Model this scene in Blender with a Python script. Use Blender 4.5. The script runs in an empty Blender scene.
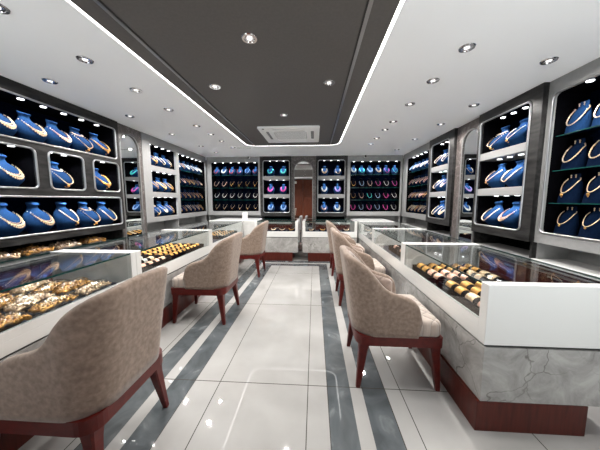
import bpy, bmesh, math, random
from mathutils import Vector, Matrix
random.seed(7)
PI = math.pi
SC = bpy.context.scene
COL = SC.collection
LABELS = {}

# ------------------------------------------------------------------ materials
def nmat(name):
    m = bpy.data.materials.new(name); m.use_nodes = True
    nt = m.node_tree; nt.nodes.clear()
    return m, nt
def nd(nt, t, **kw):
    n = nt.nodes.new(t)
    for k, v in kw.items():
        if k in n.inputs: n.inputs[k].default_value = v
        else: setattr(n, k, v)
    return n
def out(nt, sh):
    o = nd(nt, 'ShaderNodeOutputMaterial'); nt.links.new(sh, o.inputs['Surface'])
def c4(c): return (c[0], c[1], c[2], 1.0)
def ramp(nt, fac, stops):
    r = nd(nt, 'ShaderNodeValToRGB'); e = r.color_ramp.elements
    while len(e) < len(stops): e.new(0.5)
    for k, (p, c) in enumerate(stops):
        e[k].position = p; e[k].color = c4(c)
    nt.links.new(fac, r.inputs['Fac']); return r
def plain(name, col, rough=0.5, metal=0.0, noise=0.0, nscale=20.0, bump=0.0, sheen=0.0, coat=0.0, stretch=(1,1,1), col2=None, spec=0.5):
    m, nt = nmat(name)
    p = nd(nt, 'ShaderNodeBsdfPrincipled'); p.inputs['Base Color'].default_value = c4(col)
    p.inputs['Roughness'].default_value = rough; p.inputs['Metallic'].default_value = metal
    p.inputs['Sheen Weight'].default_value = sheen; p.inputs['Coat Weight'].default_value = coat
    p.inputs['Specular IOR Level'].default_value = spec
    if noise or bump or col2:
        tc = nd(nt, 'ShaderNodeTexCoord'); mp = nd(nt, 'ShaderNodeMapping'); mp.inputs['Scale'].default_value = stretch
        nt.links.new(tc.outputs['Object'], mp.inputs['Vector'])
        n = nd(nt, 'ShaderNodeTexNoise'); n.inputs['Scale'].default_value = nscale; n.inputs['Detail'].default_value = 6
        nt.links.new(mp.outputs['Vector'], n.inputs['Vector'])
        a = col; b = col2 or tuple(min(1, c*(1+noise)) for c in col)
        if not col2: a = tuple(c*(1-noise) for c in col)
        r = ramp(nt, n.outputs['Fac'], [(0.32, a), (0.68, b)])
        nt.links.new(r.outputs['Color'], p.inputs['Base Color'])
        if bump:
            bp = nd(nt, 'ShaderNodeBump'); bp.inputs['Strength'].default_value = bump; bp.inputs['Distance'].default_value = 0.004
            nt.links.new(n.outputs['Fac'], bp.inputs['Height']); nt.links.new(bp.outputs['Normal'], p.inputs['Normal'])
    out(nt, p.outputs['BSDF']); return m
def emis(name, col, s):
    m, nt = nmat(name); e = nd(nt, 'ShaderNodeEmission'); e.inputs['Color'].default_value = c4(col); e.inputs['Strength'].default_value = s
    out(nt, e.outputs['Emission']); return m
def glass(name, tint, f0=0.04, rough=0.0):
    m, nt = nmat(name); L = nt.links
    t = nd(nt, 'ShaderNodeBsdfTransparent'); t.inputs['Color'].default_value = c4(tint)
    g = nd(nt, 'ShaderNodeBsdfGlossy'); g.inputs['Roughness'].default_value = rough
    lw = nd(nt, 'ShaderNodeLayerWeight'); lw.inputs['Blend'].default_value = 0.5
    pw = nd(nt, 'ShaderNodeMath', operation='POWER'); L.new(lw.outputs['Facing'], pw.inputs[0]); pw.inputs[1].default_value = 5
    ma = nd(nt, 'ShaderNodeMath', operation='MULTIPLY_ADD'); L.new(pw.outputs[0], ma.inputs[0]); ma.inputs[1].default_value = 1-f0; ma.inputs[2].default_value = f0
    mx = nd(nt, 'ShaderNodeMixShader'); L.new(ma.outputs[0], mx.inputs['Fac']); L.new(t.outputs[0], mx.inputs[1]); L.new(g.outputs[0], mx.inputs[2])
    out(nt, mx.outputs[0]); return m
def marble(name, base, dark, vein, scale=2.0, rough=0.12, vw=0.03, pos=None):
    m, nt = nmat(name); L = nt.links
    p = nd(nt, 'ShaderNodeBsdfPrincipled'); p.inputs['Roughness'].default_value = rough
    tc = nd(nt, 'ShaderNodeTexCoord'); ge = nd(nt, 'ShaderNodeNewGeometry')
    n = nd(nt, 'ShaderNodeTexNoise'); n.inputs['Scale'].default_value = scale*1.7; n.inputs['Detail'].default_value = 12; n.inputs['Roughness'].default_value = 0.68; n.inputs['Distortion'].default_value = 0.8
    L.new(ge.outputs['Position'], n.inputs['Vector'])
    r = ramp(nt, n.outputs['Fac'], [(0.3, dark), (0.68, base)])
    n2 = nd(nt, 'ShaderNodeTexNoise'); n2.inputs['Scale'].default_value = scale*2; n2.inputs['Detail'].default_value = 3
    L.new(ge.outputs['Position'], n2.inputs['Vector'])
    va = nd(nt, 'ShaderNodeVectorMath', operation='SCALE'); va.inputs['Scale'].default_value = 0.16; L.new(n2.outputs['Color'], va.inputs[0])
    vb = nd(nt, 'ShaderNodeVectorMath', operation='ADD'); L.new(ge.outputs['Position'], vb.inputs[0]); L.new(va.outputs[0], vb.inputs[1])
    vo = nd(nt, 'ShaderNodeTexVoronoi', feature='DISTANCE_TO_EDGE'); vo.inputs['Scale'].default_value = scale; L.new(vb.outputs[0], vo.inputs['Vector'])
    r2 = ramp(nt, vo.outputs['Distance'], [(0.0, (1, 1, 1)), (vw, (0, 0, 0))])
    n3 = nd(nt, 'ShaderNodeTexNoise'); n3.inputs['Scale'].default_value = scale*1.1; L.new(tc.outputs['Object'], n3.inputs['Vector'])
    r3 = ramp(nt, n3.outputs['Fac'], [(0.30, (0, 0, 0)), (0.58, (1, 1, 1))])
    mm = nd(nt, 'ShaderNodeMath', operation='MULTIPLY'); L.new(r2.outputs['Color'], mm.inputs[0]); L.new(r3.outputs['Color'], mm.inputs[1])
    mx = nd(nt, 'ShaderNodeMix', data_type='RGBA'); L.new(mm.outputs[0], mx.inputs['Factor']); L.new(r.outputs['Color'], mx.inputs[6]); mx.inputs[7].default_value = c4(vein)
    L.new(mx.outputs[2], p.inputs['Base Color']); out(nt, p.outputs['BSDF']); return m
def wood(name, a, b, rough=0.25, stretch=(14, 14, 1.2), coat=0.3):
    m, nt = nmat(name); L = nt.links
    p = nd(nt, 'ShaderNodeBsdfPrincipled'); p.inputs['Roughness'].default_value = rough; p.inputs['Specular IOR Level'].default_value = 0.3; p.inputs['Coat Weight'].default_value = coat; p.inputs['Coat Roughness'].default_value = 0.1
    ge = nd(nt, 'ShaderNodeTexCoord'); mp = nd(nt, 'ShaderNodeMapping'); mp.inputs['Scale'].default_value = stretch; L.new(ge.outputs['Object'], mp.inputs['Vector'])
    n = nd(nt, 'ShaderNodeTexNoise'); n.inputs['Scale'].default_value = 4; n.inputs['Detail'].default_value = 8; n.inputs['Distortion'].default_value = 0.4; L.new(mp.outputs['Vector'], n.inputs['Vector'])
    r = ramp(nt, n.outputs['Fac'], [(0.3, a), (0.7, b)]); L.new(r.outputs['Color'], p.inputs['Base Color']); out(nt, p.outputs['BSDF']); return m

def quilt(name, col, freq, use_uv=True):
    m, nt = nmat(name); L = nt.links
    p = nd(nt, 'ShaderNodeBsdfPrincipled'); p.inputs['Roughness'].default_value = 0.75; p.inputs['Sheen Weight'].default_value = 0.4; p.inputs['Base Color'].default_value = c4(col)
    tc = nd(nt, 'ShaderNodeTexCoord'); sp = nd(nt, 'ShaderNodeSeparateXYZ'); L.new(tc.outputs['UV' if use_uv else 'Object'], sp.inputs[0])
    hs = []
    for sg in (1, -1):
        a = nd(nt, 'ShaderNodeMath', operation='MULTIPLY_ADD'); L.new(sp.outputs[1], a.inputs[0]); a.inputs[1].default_value = sg; L.new(sp.outputs[0], a.inputs[2])
        b = nd(nt, 'ShaderNodeMath', operation='MULTIPLY'); L.new(a.outputs[0], b.inputs[0]); b.inputs[1].default_value = freq
        s = nd(nt, 'ShaderNodeMath', operation='SINE'); L.new(b.outputs[0], s.inputs[0])
        ab = nd(nt, 'ShaderNodeMath', operation='ABSOLUTE'); L.new(s.outputs[0], ab.inputs[0])
        hs.append(ab)
    mn = nd(nt, 'ShaderNodeMath', operation='MINIMUM'); L.new(hs[0].outputs[0], mn.inputs[0]); L.new(hs[1].outputs[0], mn.inputs[1])
    pw = nd(nt, 'ShaderNodeMath', operation='POWER'); L.new(mn.outputs[0], pw.inputs[0]); pw.inputs[1].default_value = 0.45
    bp = nd(nt, 'ShaderNodeBump'); bp.inputs['Strength'].default_value = 0.9; bp.inputs['Distance'].default_value = 0.012; L.new(pw.outputs[0], bp.inputs['Height'])
    L.new(bp.outputs['Normal'], p.inputs['Normal'])
    r = ramp(nt, mn.outputs[0], [(0.0, tuple(c*0.55 for c in col)), (0.09, col)]); L.new(r.outputs['Color'], p.inputs['Base Color'])
    out(nt, p.outputs['BSDF']); return m

def floor_mat():
    m, nt = nmat('polished floor tiles'); L = nt.links
    p = nd(nt, 'ShaderNodeBsdfPrincipled'); p.inputs['Roughness'].default_value = 0.03; p.inputs['Specular IOR Level'].default_value = 0.5
    ge = nd(nt, 'ShaderNodeNewGeometry'); sp = nd(nt, 'ShaderNodeSeparateXYZ'); L.new(ge.outputs['Position'], sp.inputs[0])
    def M(op, a, b=None, c=None):
        n = nd(nt, 'ShaderNodeMath', operation=op)
        for k, v in enumerate((a, b, c)):
            if v is None: continue
            if isinstance(v, (int, float)): n.inputs[k].default_value = v
            else: L.new(v, n.inputs[k])
        return n.outputs[0]
    X, Y = sp.outputs[0], sp.outputs[1]
    ax = M('ABSOLUTE', M('ADD', X, 0.355))          # distance from the aisle centre
    dy = M('SUBTRACT', Y, 3.915)                    # the border turns across at the far end
    d = M('MAXIMUM', ax, dy)                        # U-shaped border
    def band(v, a, b): return M('MULTIPLY', M('GREATER_THAN', v, a), M('LESS_THAN', v, b))
    dark = M('ADD', band(d, 0.445, 0.592), band(d, 0.668, 0.815))
    inb = band(d, 0.445, 0.815)
    lines = M('ADD', M('COMPARE', d, 0.445, 0.002), M('COMPARE', d, 0.815, 0.0025))
    gx = M('PINGPONG', M('ADD', X, 0.035+0.592*20), 0.296)
    gy = M('PINGPONG', M('ADD', Y, 0.96), 0.6075)     # rows at 1.47, 2.685 ...
    g = M('MAXIMUM', M('MULTIPLY', M('LESS_THAN', gx, 0.0024), M('SUBTRACT', 1.0, inb)), M('LESS_THAN', gy, 0.0028))
    g = M('MINIMUM', M('MAXIMUM', g, lines), 1.0)
    n = nd(nt, 'ShaderNodeTexNoise'); n.inputs['Scale'].default_value = 2.2; n.inputs['Detail'].default_value = 8; L.new(ge.outputs['Position'], n.inputs['Vector'])
    light = ramp(nt, n.outputs['Fac'], [(0.3, (0.315, 0.309, 0.298)), (0.7, (0.40, 0.395, 0.386))])
    n2 = nd(nt, 'ShaderNodeTexNoise'); n2.inputs['Scale'].default_value = 4; n2.inputs['Detail'].default_value = 10; n2.inputs['Distortion'].default_value = 1.5; L.new(ge.outputs['Position'], n2.inputs['Vector'])
    dk = ramp(nt, n2.outputs['Fac'], [(0.35, (0.065, 0.074, 0.080)), (0.6, (0.105, 0.117, 0.125)), (0.72, (0.20, 0.215, 0.225))])
    mx = nd(nt, 'ShaderNodeMix', data_type='RGBA'); L.new(dark, mx.inputs['Factor']); L.new(light.outputs['Color'], mx.inputs[6]); L.new(dk.outputs['Color'], mx.inputs[7])
    mg = nd(nt, 'ShaderNodeMix', data_type='RGBA'); L.new(g, mg.inputs['Factor']); L.new(mx.outputs[2], mg.inputs[6]); mg.inputs[7].default_value = (0.06, 0.055, 0.05, 1)
    L.new(mg.outputs[2], p.inputs['Base Color']); out(nt, p.outputs['BSDF']); return m

M = {}
M['floor'] = floor_mat()
M['ceil'] = plain('white ceiling paint', (0.95, 0.955, 0.96), 0.6)
M['panel'] = plain('grey brown ceiling panel', (0.082, 0.074, 0.068), 0.5, noise=0.08, nscale=60)
M['groove'] = plain('black groove', (0.01, 0.01, 0.01), 0.5)
M['alu'] = plain('brushed aluminium', (0.34, 0.345, 0.355), 0.3, 0.9)
M['led'] = emis('led strip', (1.0, 0.98, 0.95), 3.2)
M['spot'] = emis('niche spotlight', (0.95, 0.98, 1.0), 4.0)
M['lens'] = emis('downlight lens', (1.0, 0.97, 0.92), 1.1)
M['chrome'] = plain('chrome', (0.72, 0.72, 0.73), 0.15, 1.0)
M['plastic'] = plain('white plastic', (0.88, 0.88, 0.87), 0.35)
M['vent'] = plain('grey vent', (0.16, 0.16, 0.16), 0.5)
M['blackp'] = plain('black plastic', (0.015, 0.015, 0.016), 0.3)
M['white'] = plain('white lacquer', (0.64, 0.64, 0.625), 0.16, coat=0.2)
M['inner'] = plain('grey inner panel', (0.55, 0.545, 0.53), 0.08, noise=0.1, nscale=9)
M['grey'] = plain('grey laminate', (0.225, 0.225, 0.225), 0.4, noise=0.06, nscale=30)
M['bar'] = plain('pale grey laminate', (0.23, 0.23, 0.23), 0.4)
M['stone'] = plain('dark grey stone', (0.007, 0.0068, 0.0068), 0.32, noise=0.0, nscale=26, stretch=(0.25, 1, 1), col2=(0.030, 0.0292, 0.029), spec=0.22)
M['brownstone'] = marble('brown veined stone', (0.105, 0.088, 0.083), (0.042, 0.035, 0.033), (0.22, 0.20, 0.195), 9.0, 0.3, 0.06)
M['marble'] = marble('grey marble', (0.44, 0.43, 0.415), (0.20, 0.196, 0.188), (0.095, 0.086, 0.08), 3.3, 0.10, 0.010)
M['wood'] = wood('red brown wood', (0.052, 0.008, 0.005), (0.092, 0.016, 0.010), 0.3, coat=0.0)
M['legwood'] = wood('mahogany stained wood', (0.056, 0.0045, 0.0032), (0.090, 0.0085, 0.006), 0.35, (9, 9, 9), coat=0.0)
M['door'] = wood('brown wood door', (0.085, 0.020, 0.009), (0.14, 0.036, 0.016), 0.35, coat=0.0)
M['navy'] = plain('navy lining', (0.0010, 0.0024, 0.0085), 0.9, spec=0.01, noise=0.3, nscale=60)
M['black'] = plain('black lining', (0.001, 0.001, 0.0016), 0.85, spec=0.02)
M['deck'] = plain('navy cloth deck', (0.006, 0.010, 0.024), 0.8, noise=0.3, nscale=30, bump=0.4)
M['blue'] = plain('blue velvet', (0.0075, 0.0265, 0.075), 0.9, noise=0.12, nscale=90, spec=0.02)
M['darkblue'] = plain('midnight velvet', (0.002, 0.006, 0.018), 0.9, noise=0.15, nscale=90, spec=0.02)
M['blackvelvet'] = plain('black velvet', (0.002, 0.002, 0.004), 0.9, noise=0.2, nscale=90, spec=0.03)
M['gold'] = plain('yellow gold', (0.58, 0.30, 0.085), 0.32, 0.85, noise=0.2, nscale=150, bump=0.5)
M['palegold'] = plain('pale gold and stones', (0.74, 0.53, 0.35), 0.32, 0.75, noise=0.25, nscale=160, bump=0.6)
M['rosegold'] = plain('rose gold', (0.82, 0.47, 0.36), 0.30, 0.8, noise=0.25, nscale=150, bump=0.5)
M['pearl'] = plain('pearl', (0.60, 0.58, 0.55), 0.2, coat=0.4)
M['teal'] = plain('teal beads', (0.08, 0.60, 0.58), 0.25, noise=0.3, nscale=150)
M['pink'] = plain('pink beads', (0.60, 0.07, 0.30), 0.25, noise=0.3, nscale=150)
M['red'] = plain('red beads', (0.55, 0.04, 0.04), 0.25)
M['paleblue'] = plain('pale blue stones', (0.28, 0.38, 0.58), 0.2, 0.2)
M['lilac'] = plain('lilac stones', (0.55, 0.38, 0.75), 0.25)
M['glass'] = glass('clear glass', (0.955, 0.972, 0.968), 0.045)
M['gedge'] = plain('green glass edge', (0.003, 0.038, 0.036), 0.2)
M['shelfglass'] = glass('glass shelf', (0.80, 0.92, 0.90), 0.05)
M['bag'] = glass('clear plastic bag', (0.95, 0.95, 0.95), 0.15, 0.12)
m_, nt_ = nmat('mirror'); g_ = nd(nt_, 'ShaderNodeBsdfGlossy'); g_.inputs['Color'].default_value = (0.86, 0.88, 0.88, 1); g_.inputs['Roughness'].default_value = 0.005; out(nt_, g_.outputs[0]); M['mirror'] = m_
M['taupe'] = plain('taupe velvet', (0.160, 0.115, 0.088), 0.8, nscale=48, sheen=0.22, spec=0.2, col2=(0.255, 0.190, 0.150), bump=0.12)
M['cushion'] = quilt('quilted seat velvet', (0.37, 0.305, 0.262), 30.0, False)
M['lining'] = quilt('quilted back velvet', (0.27, 0.205, 0.172), 30.0, True)

# ------------------------------------------------------------------ mesh builder
class MB:
    def __init__(s): s.bm = bmesh.new(); s.mi = 0
    def _fin(s, vs, mat4=None):
        if mat4 is not None:
            for v in vs: v.co = mat4 @ v.co
        for f in {f for v in vs for f in v.link_faces}: f.material_index = s.mi
        return vs
    def box(s, x0, x1, y0, y1, z0, z1, bev=0.0, seg=2, mat4=None):
        r = bmesh.ops.create_cube(s.bm, size=1.0); vs = r['verts']
        for v in vs:
            v.co = Vector(((x0+x1)/2+v.co.x*(x1-x0), (y0+y1)/2+v.co.y*(y1-y0), (z0+z1)/2+v.co.z*(z1-z0)))
        if bev > 0:
            es = list({e for v in vs for e in v.link_edges})
            q = bmesh.ops.bevel(s.bm, geom=es, offset=bev, segments=seg, affect='EDGES', profile=0.5)
            vs = list({v for f in q['faces'] for v in f.verts} | {v for v in vs if v.is_valid})
            fs = set(); todo = [vs[0]]; seen = {vs[0]}
            while todo:
                v = todo.pop()
                for e in v.link_edges:
                    w = e.other_vert(v)
                    if w not in seen: seen.add(w); todo.append(w)
            vs = list(seen)
        return s._fin(vs, mat4)
    def cyl(s, p0, p1, r0, r1=None, n=16, cap=True):
        p0, p1 = Vector(p0), Vector(p1); d = p1-p0
        r = bmesh.ops.create_cone(s.bm, cap_ends=cap, segments=n, radius1=r0, radius2=r0 if r1 is None else r1, depth=d.length)
        return s._fin(r['verts'], Matrix.Translation((p0+p1)/2) @ d.to_track_quat('Z', 'Y').to_matrix().to_4x4())
    def ball(s, c, r, sub=1, scale=(1, 1, 1)):
        q = bmesh.ops.create_icosphere(s.bm, subdivisions=sub, radius=r)
        return s._fin(q['verts'], Matrix.Translation(c) @ Matrix.Diagonal((*scale, 1)))
    def tube(s, pts, r, n=8, closed=False):
        pts = [Vector(p) for p in pts]; N = len(pts); rings = []
        prev = None
        for i, p in enumerate(pts):
            a = pts[i-1] if (i > 0 or closed) else p; b = pts[(i+1) % N] if (i < N-1 or closed) else p
            t = (b-a).normalized(); u = t.cross(Vector((0, 0, 1)))
            if u.length < 1e-3: u = t.cross(Vector((0, 1, 0)))
            u.normalize()
            if prev is not None and u.dot(prev) < 0: u = -u
            prev = u; w = t.cross(u); rr = r[i] if isinstance(r, (list, tuple)) else r
            rings.append([s.bm.verts.new(p+(u*math.cos(2*PI*k/n)+w*math.sin(2*PI*k/n))*rr) for k in range(n)])
        for i in range(N if closed else N-1):
            A, B = rings[i], rings[(i+1) % N]
            for k in range(n):
                f = s.bm.faces.new((A[k], A[(k+1) % n], B[(k+1) % n], B[k])); f.material_index = s.mi
        if not closed:
            for q in (rings[0][::-1], rings[-1]):
                f = s.bm.faces.new(q); f.material_index = s.mi
    def rings(s, loops, cap=True):
        R = [[s.bm.verts.new(p) for p in l] for l in loops]; n = len(loops[0])
        for A, B in zip(R, R[1:]):
            for k in range(n):
                f = s.bm.faces.new((A[k], A[(k+1) % n], B[(k+1) % n], B[k])); f.material_index = s.mi
        if cap:
            for q in (R[0][::-1], R[-1]):
                f = s.bm.faces.new(q); f.material_index = s.mi
        return R
    def prism(s, pts, z0, z1, bev=0):
        return s.rings([[(x, y, z0) for x, y in pts], [(x, y, z1) for x, y in pts]])
    def mesh(s, name, mats, smooth=False, angle=0.6):
        bmesh.ops.recalc_face_normals(s.bm, faces=s.bm.faces)
        me = bpy.data.meshes.new(name); s.bm.to_mesh(me); s.bm.free()
        for mm in (mats if isinstance(mats, (list, tuple)) else [mats]): me.materials.append(mm)
        if smooth:
            me.polygons.foreach_set('use_smooth', [True]*len(me.polygons))
            if angle: me.set_sharp_from_angle(angle=angle)
        return me
    def build(s, name, mats, parent=None, smooth=False, angle=0.6):
        return obj(name, s.mesh(name, mats, smooth, angle), parent)

def obj(name, me, parent=None):
    o = bpy.data.objects.new(name, me); COL.objects.link(o)
    if parent: o.parent = parent
    return o
def tag(o, label, cat, group=None):
    n = len(label.split()); assert 4 <= n <= 16, (n, label)
    assert label not in LABELS, label
    LABELS[label] = 1
    o['label'] = label; o['category'] = cat
    if group: o['group'] = group
    return o
def thing(name, label, cat, loc=(0, 0, 0), rz=0.0, group=None):
    o = bpy.data.objects.new(name, None); COL.objects.link(o); o.empty_display_size = 0.1
    o.location = loc; o.rotation_euler = (0, 0, rz); return tag(o, label, cat, group)
def struct(o): o['kind'] = 'structure'; return o
def clone(src, label, loc, rz=0.0, scale=1.0):
    r = src.copy(); COL.objects.link(r); r.location = loc; r.rotation_euler = (0, 0, rz); r.scale = (scale,)*3
    for ch in list(src.children):
        c = ch.copy(); COL.objects.link(c); c.parent = r
        for g in list(ch.children):
            d = g.copy(); COL.objects.link(d); d.parent = c
    return tag(r, label, src['category'], src.get('group'))
ORD = ['first', 'second', 'third', 'fourth', 'fifth', 'sixth', 'seventh', 'eighth', 'ninth', 'tenth']
def ordn(i, n):
    if n == 1: return 'single'
    return 'leftmost' if i == 0 else 'rightmost' if i == n-1 else 'middle' if n == 3 else ORD[i]+' from left'

# 2D panel with holes in the x-z plane (thickness along +y)
def rrect(x0, x1, z0, z1, r, n=6):
    r = max(r, 1e-4); P = []
    for cx, cz, a0 in ((x1-r, z1-r, 0), (x0+r, z1-r, 90), (x0+r, z0+r, 180), (x1-r, z0+r, 270)):
        for k in range(n+1):
            a = math.radians(a0+90*k/n); P.append((cx+r*math.cos(a), cz+r*math.sin(a)))
    return P
def arch(x0, x1, z0, z1, n=20):
    r = (x1-x0)/2; cx = (x0+x1)/2
    return [(x0, z0), (x1, z0)]+[(cx+r*math.cos(PI*k/n), z1-r+r*math.sin(PI*k/n)) for k in range(n+1)]
def panel2d(name, outer, holes, thick):
    cu = bpy.data.curves.new(name, 'CURVE'); cu.dimensions = '2D'; cu.fill_mode = 'BOTH'; cu.extrude = thick/2
    for P in [outer]+holes:
        sp = cu.splines.new('POLY'); sp.points.add(len(P)-1); sp.use_cyclic_u = True
        for q, (x, y) in zip(sp.points, P): q.co = (x, y, 0, 1)
    o = bpy.data.objects.new(name, cu); COL.objects.link(o)
    dg = bpy.context.evaluated_depsgraph_get(); dg.update()
    me = bpy.data.meshes.new_from_object(o.evaluated_get(dg)); bpy.data.objects.remove(o); bpy.data.curves.remove(cu)
    return me
def wallpanel(name, outer, holes, y0, thick, mat, parent=None):
    me = panel2d(name, outer, holes, thick)
    # curve xy -> x,z ; extrude axis -> y
    me.transform(Matrix(((1, 0, 0, 0), (0, 0, -1, y0+thick/2), (0, 1, 0, 0), (0, 0, 0, 1))))
    me.materials.clear(); me.materials.append(mat)
    return obj(name, me, parent)

# ------------------------------------------------------------------ camera
ps, th = math.radians(3.4389), math.radians(5.9469)
CAMZ = 1.22
f = Vector((-math.sin(ps)*math.cos(th), math.cos(ps)*math.cos(th), -math.sin(th)))
r = Vector((math.cos(ps), math.sin(ps), 0)); u = r.cross(f)
cam = bpy.data.cameras.new('camera'); co = bpy.data.objects.new('camera', cam); COL.objects.link(co)
co.matrix_world = Matrix(((r.x, u.x, -f.x, 0), (r.y, u.y, -f.y, 0), (r.z, u.z, -f.z, CAMZ), (0, 0, 0, 1)))
cam.sensor_width = 36; cam.lens = 14.4; cam.clip_start = 0.02
SC.camera = co

# ------------------------------------------------------------------ room shell
ZC = 2.22
XL, XR, YB, YF = -2.98, 2.40, 6.05, -0.36      # real walls behind the fitted units
def slab(name, x0, x1, y0, y1, z0, z1, mat):
    b = MB(); b.box(x0, x1, y0, y1, z0, z1); return struct(b.build(name, mat))
slab('floor', XL, XR, YF, YB, -0.08, 0.0, M['floor'])
slab('wall_left', XL-0.1, XL, YF-0.1, YB+0.1, -0.08, ZC+0.1, M['grey'])
slab('wall_right', XR, XR+0.1, YF-0.1, YB+0.1, -0.08, ZC+0.1, M['grey'])
slab('wall_back', XL, XR, YB, YB+0.1, -0.08, ZC+0.1, M['grey'])
ADDED_WIN = [(-2.45, -1.62, 0.12, 2.12), (0.78, 1.95, 0.12, 2.12)]  # windows added behind the camera to throw light on the pale end panel
p = wallpanel('wall_front', [(XL, -0.08), (XR, -0.08), (XR, ZC+0.1), (XL, ZC+0.1)], [rrect(*v, 0.003) for v in ADDED_WIN], YF-0.1, 0.1, M['grey']); struct(p)
for i, (x0, x1, z0, z1) in enumerate(ADDED_WIN):
    o = bpy.data.objects.new('window_%d' % (i+1), None); COL.objects.link(o); o.location = ((x0+x1)/2, YF-.05, z0); struct(o)
    hw_ = (x1-x0)/2; hh = z1-z0
    q = MB()
    for v in ((-hw_, -hw_+.04, 0, hh), (hw_-.04, hw_, 0, hh), (-hw_+.04, hw_-.04, 0, .04), (-hw_+.04, hw_-.04, hh-.04, hh)): q.box(v[0], v[1], -.03, .03, v[2], v[3])
    q.build('window_frame', M['alu'], o)
    q = MB(); q.box(-hw_+.04, hw_-.04, -.004, .004, .04, hh-.04); q.build('window_pane', M['glass'], o)
    L = bpy.data.lights.new('daylight_portal', 'AREA'); L.shape = 'RECTANGLE'; L.size = x1-x0; L.size_y = hh; L.cycles.is_portal = True  # portal guiding the added fill light into the room
    lo = bpy.data.objects.new('daylight_portal', L); COL.objects.link(lo); lo.location = ((x0+x1)/2, YF-.11, (z0+z1)/2); lo.rotation_euler = (PI/2, 0, 0)
LX0, LX1, LY0, LY1, LR = -1.258, 0.448, 0.55, 4.56, 0.20
me = panel2d('ceiling', [(XL, YF), (XR, YF), (XR, YB), (XL, YB)], [rrect(LX0, LX1, LY0, LY1, LR)], 0.08)
me.transform(Matrix.Translation((0, 0, ZC+0.04))); me.materials.clear(); me.materials.append(M['ceil']); struct(obj('ceiling', me))
W = 0.022
me = panel2d('light_strip', rrect(LX0, LX1, LY0, LY1, LR), [rrect(LX0+W, LX1-W, LY0+W, LY1-W, LR-W)], 0.02)
me.transform(Matrix.Translation((0, 0, ZC+0.012))); me.materials.clear(); me.materials.append(M['led'])
tag(obj('light_strip', me), 'glowing white light strip outlining the dark ceiling panel', 'light strip')
me = panel2d('trim_1', rrect(LX0+W, LX1-W, LY0+W, LY1-W, LR-W), [], 0.05)
me.transform(Matrix.Translation((0, 0, ZC+0.025))); me.materials.clear(); me.materials.append(M['panel']); struct(obj('trim_1', me))
b = MB(); b.box(LX0, LX1, LY0, LY1, ZC+0.06, ZC+0.08); struct(b.build('ceiling', M['panel']))
for xg, sg, nm in ((-1.103, 1, 'left'), (0.280, -1, 'right')):
    o = MB(); o.box(xg-0.011, xg+0.011, LY0+0.1, LY1-0.045, ZC-0.005, ZC)
    o.mi = 1; o.box(xg+sg*0.011, xg+sg*0.021, LY0+0.1, LY1-0.045, ZC-0.003, ZC)
    tag(o.build('profile_strip', [M['alu'], M['groove']]), 'thin grey metal profile along the %s side of the dark ceiling panel' % nm, 'metal strip', 'metal profiles in the ceiling')

# door and sign on the wall behind the camera (seen in the mirrors)
b = MB(); b.box(-1.55, -0.56, YF+0.002, YF+0.045, 0, 2.19, 0.004); b.box(-0.55, 0.7, YF+0.002, YF+0.045, 0, 2.19, 0.004); struct(b.build('door_1', M['door']))
b = MB(); b.box(-1.10, -0.86, YF+0.046, YF+0.052, 2.0, 2.11); tag(b.build('sign', M['plastic']), 'small white blank sign on the brown wooden door seen in back mirror', 'sign')

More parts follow.
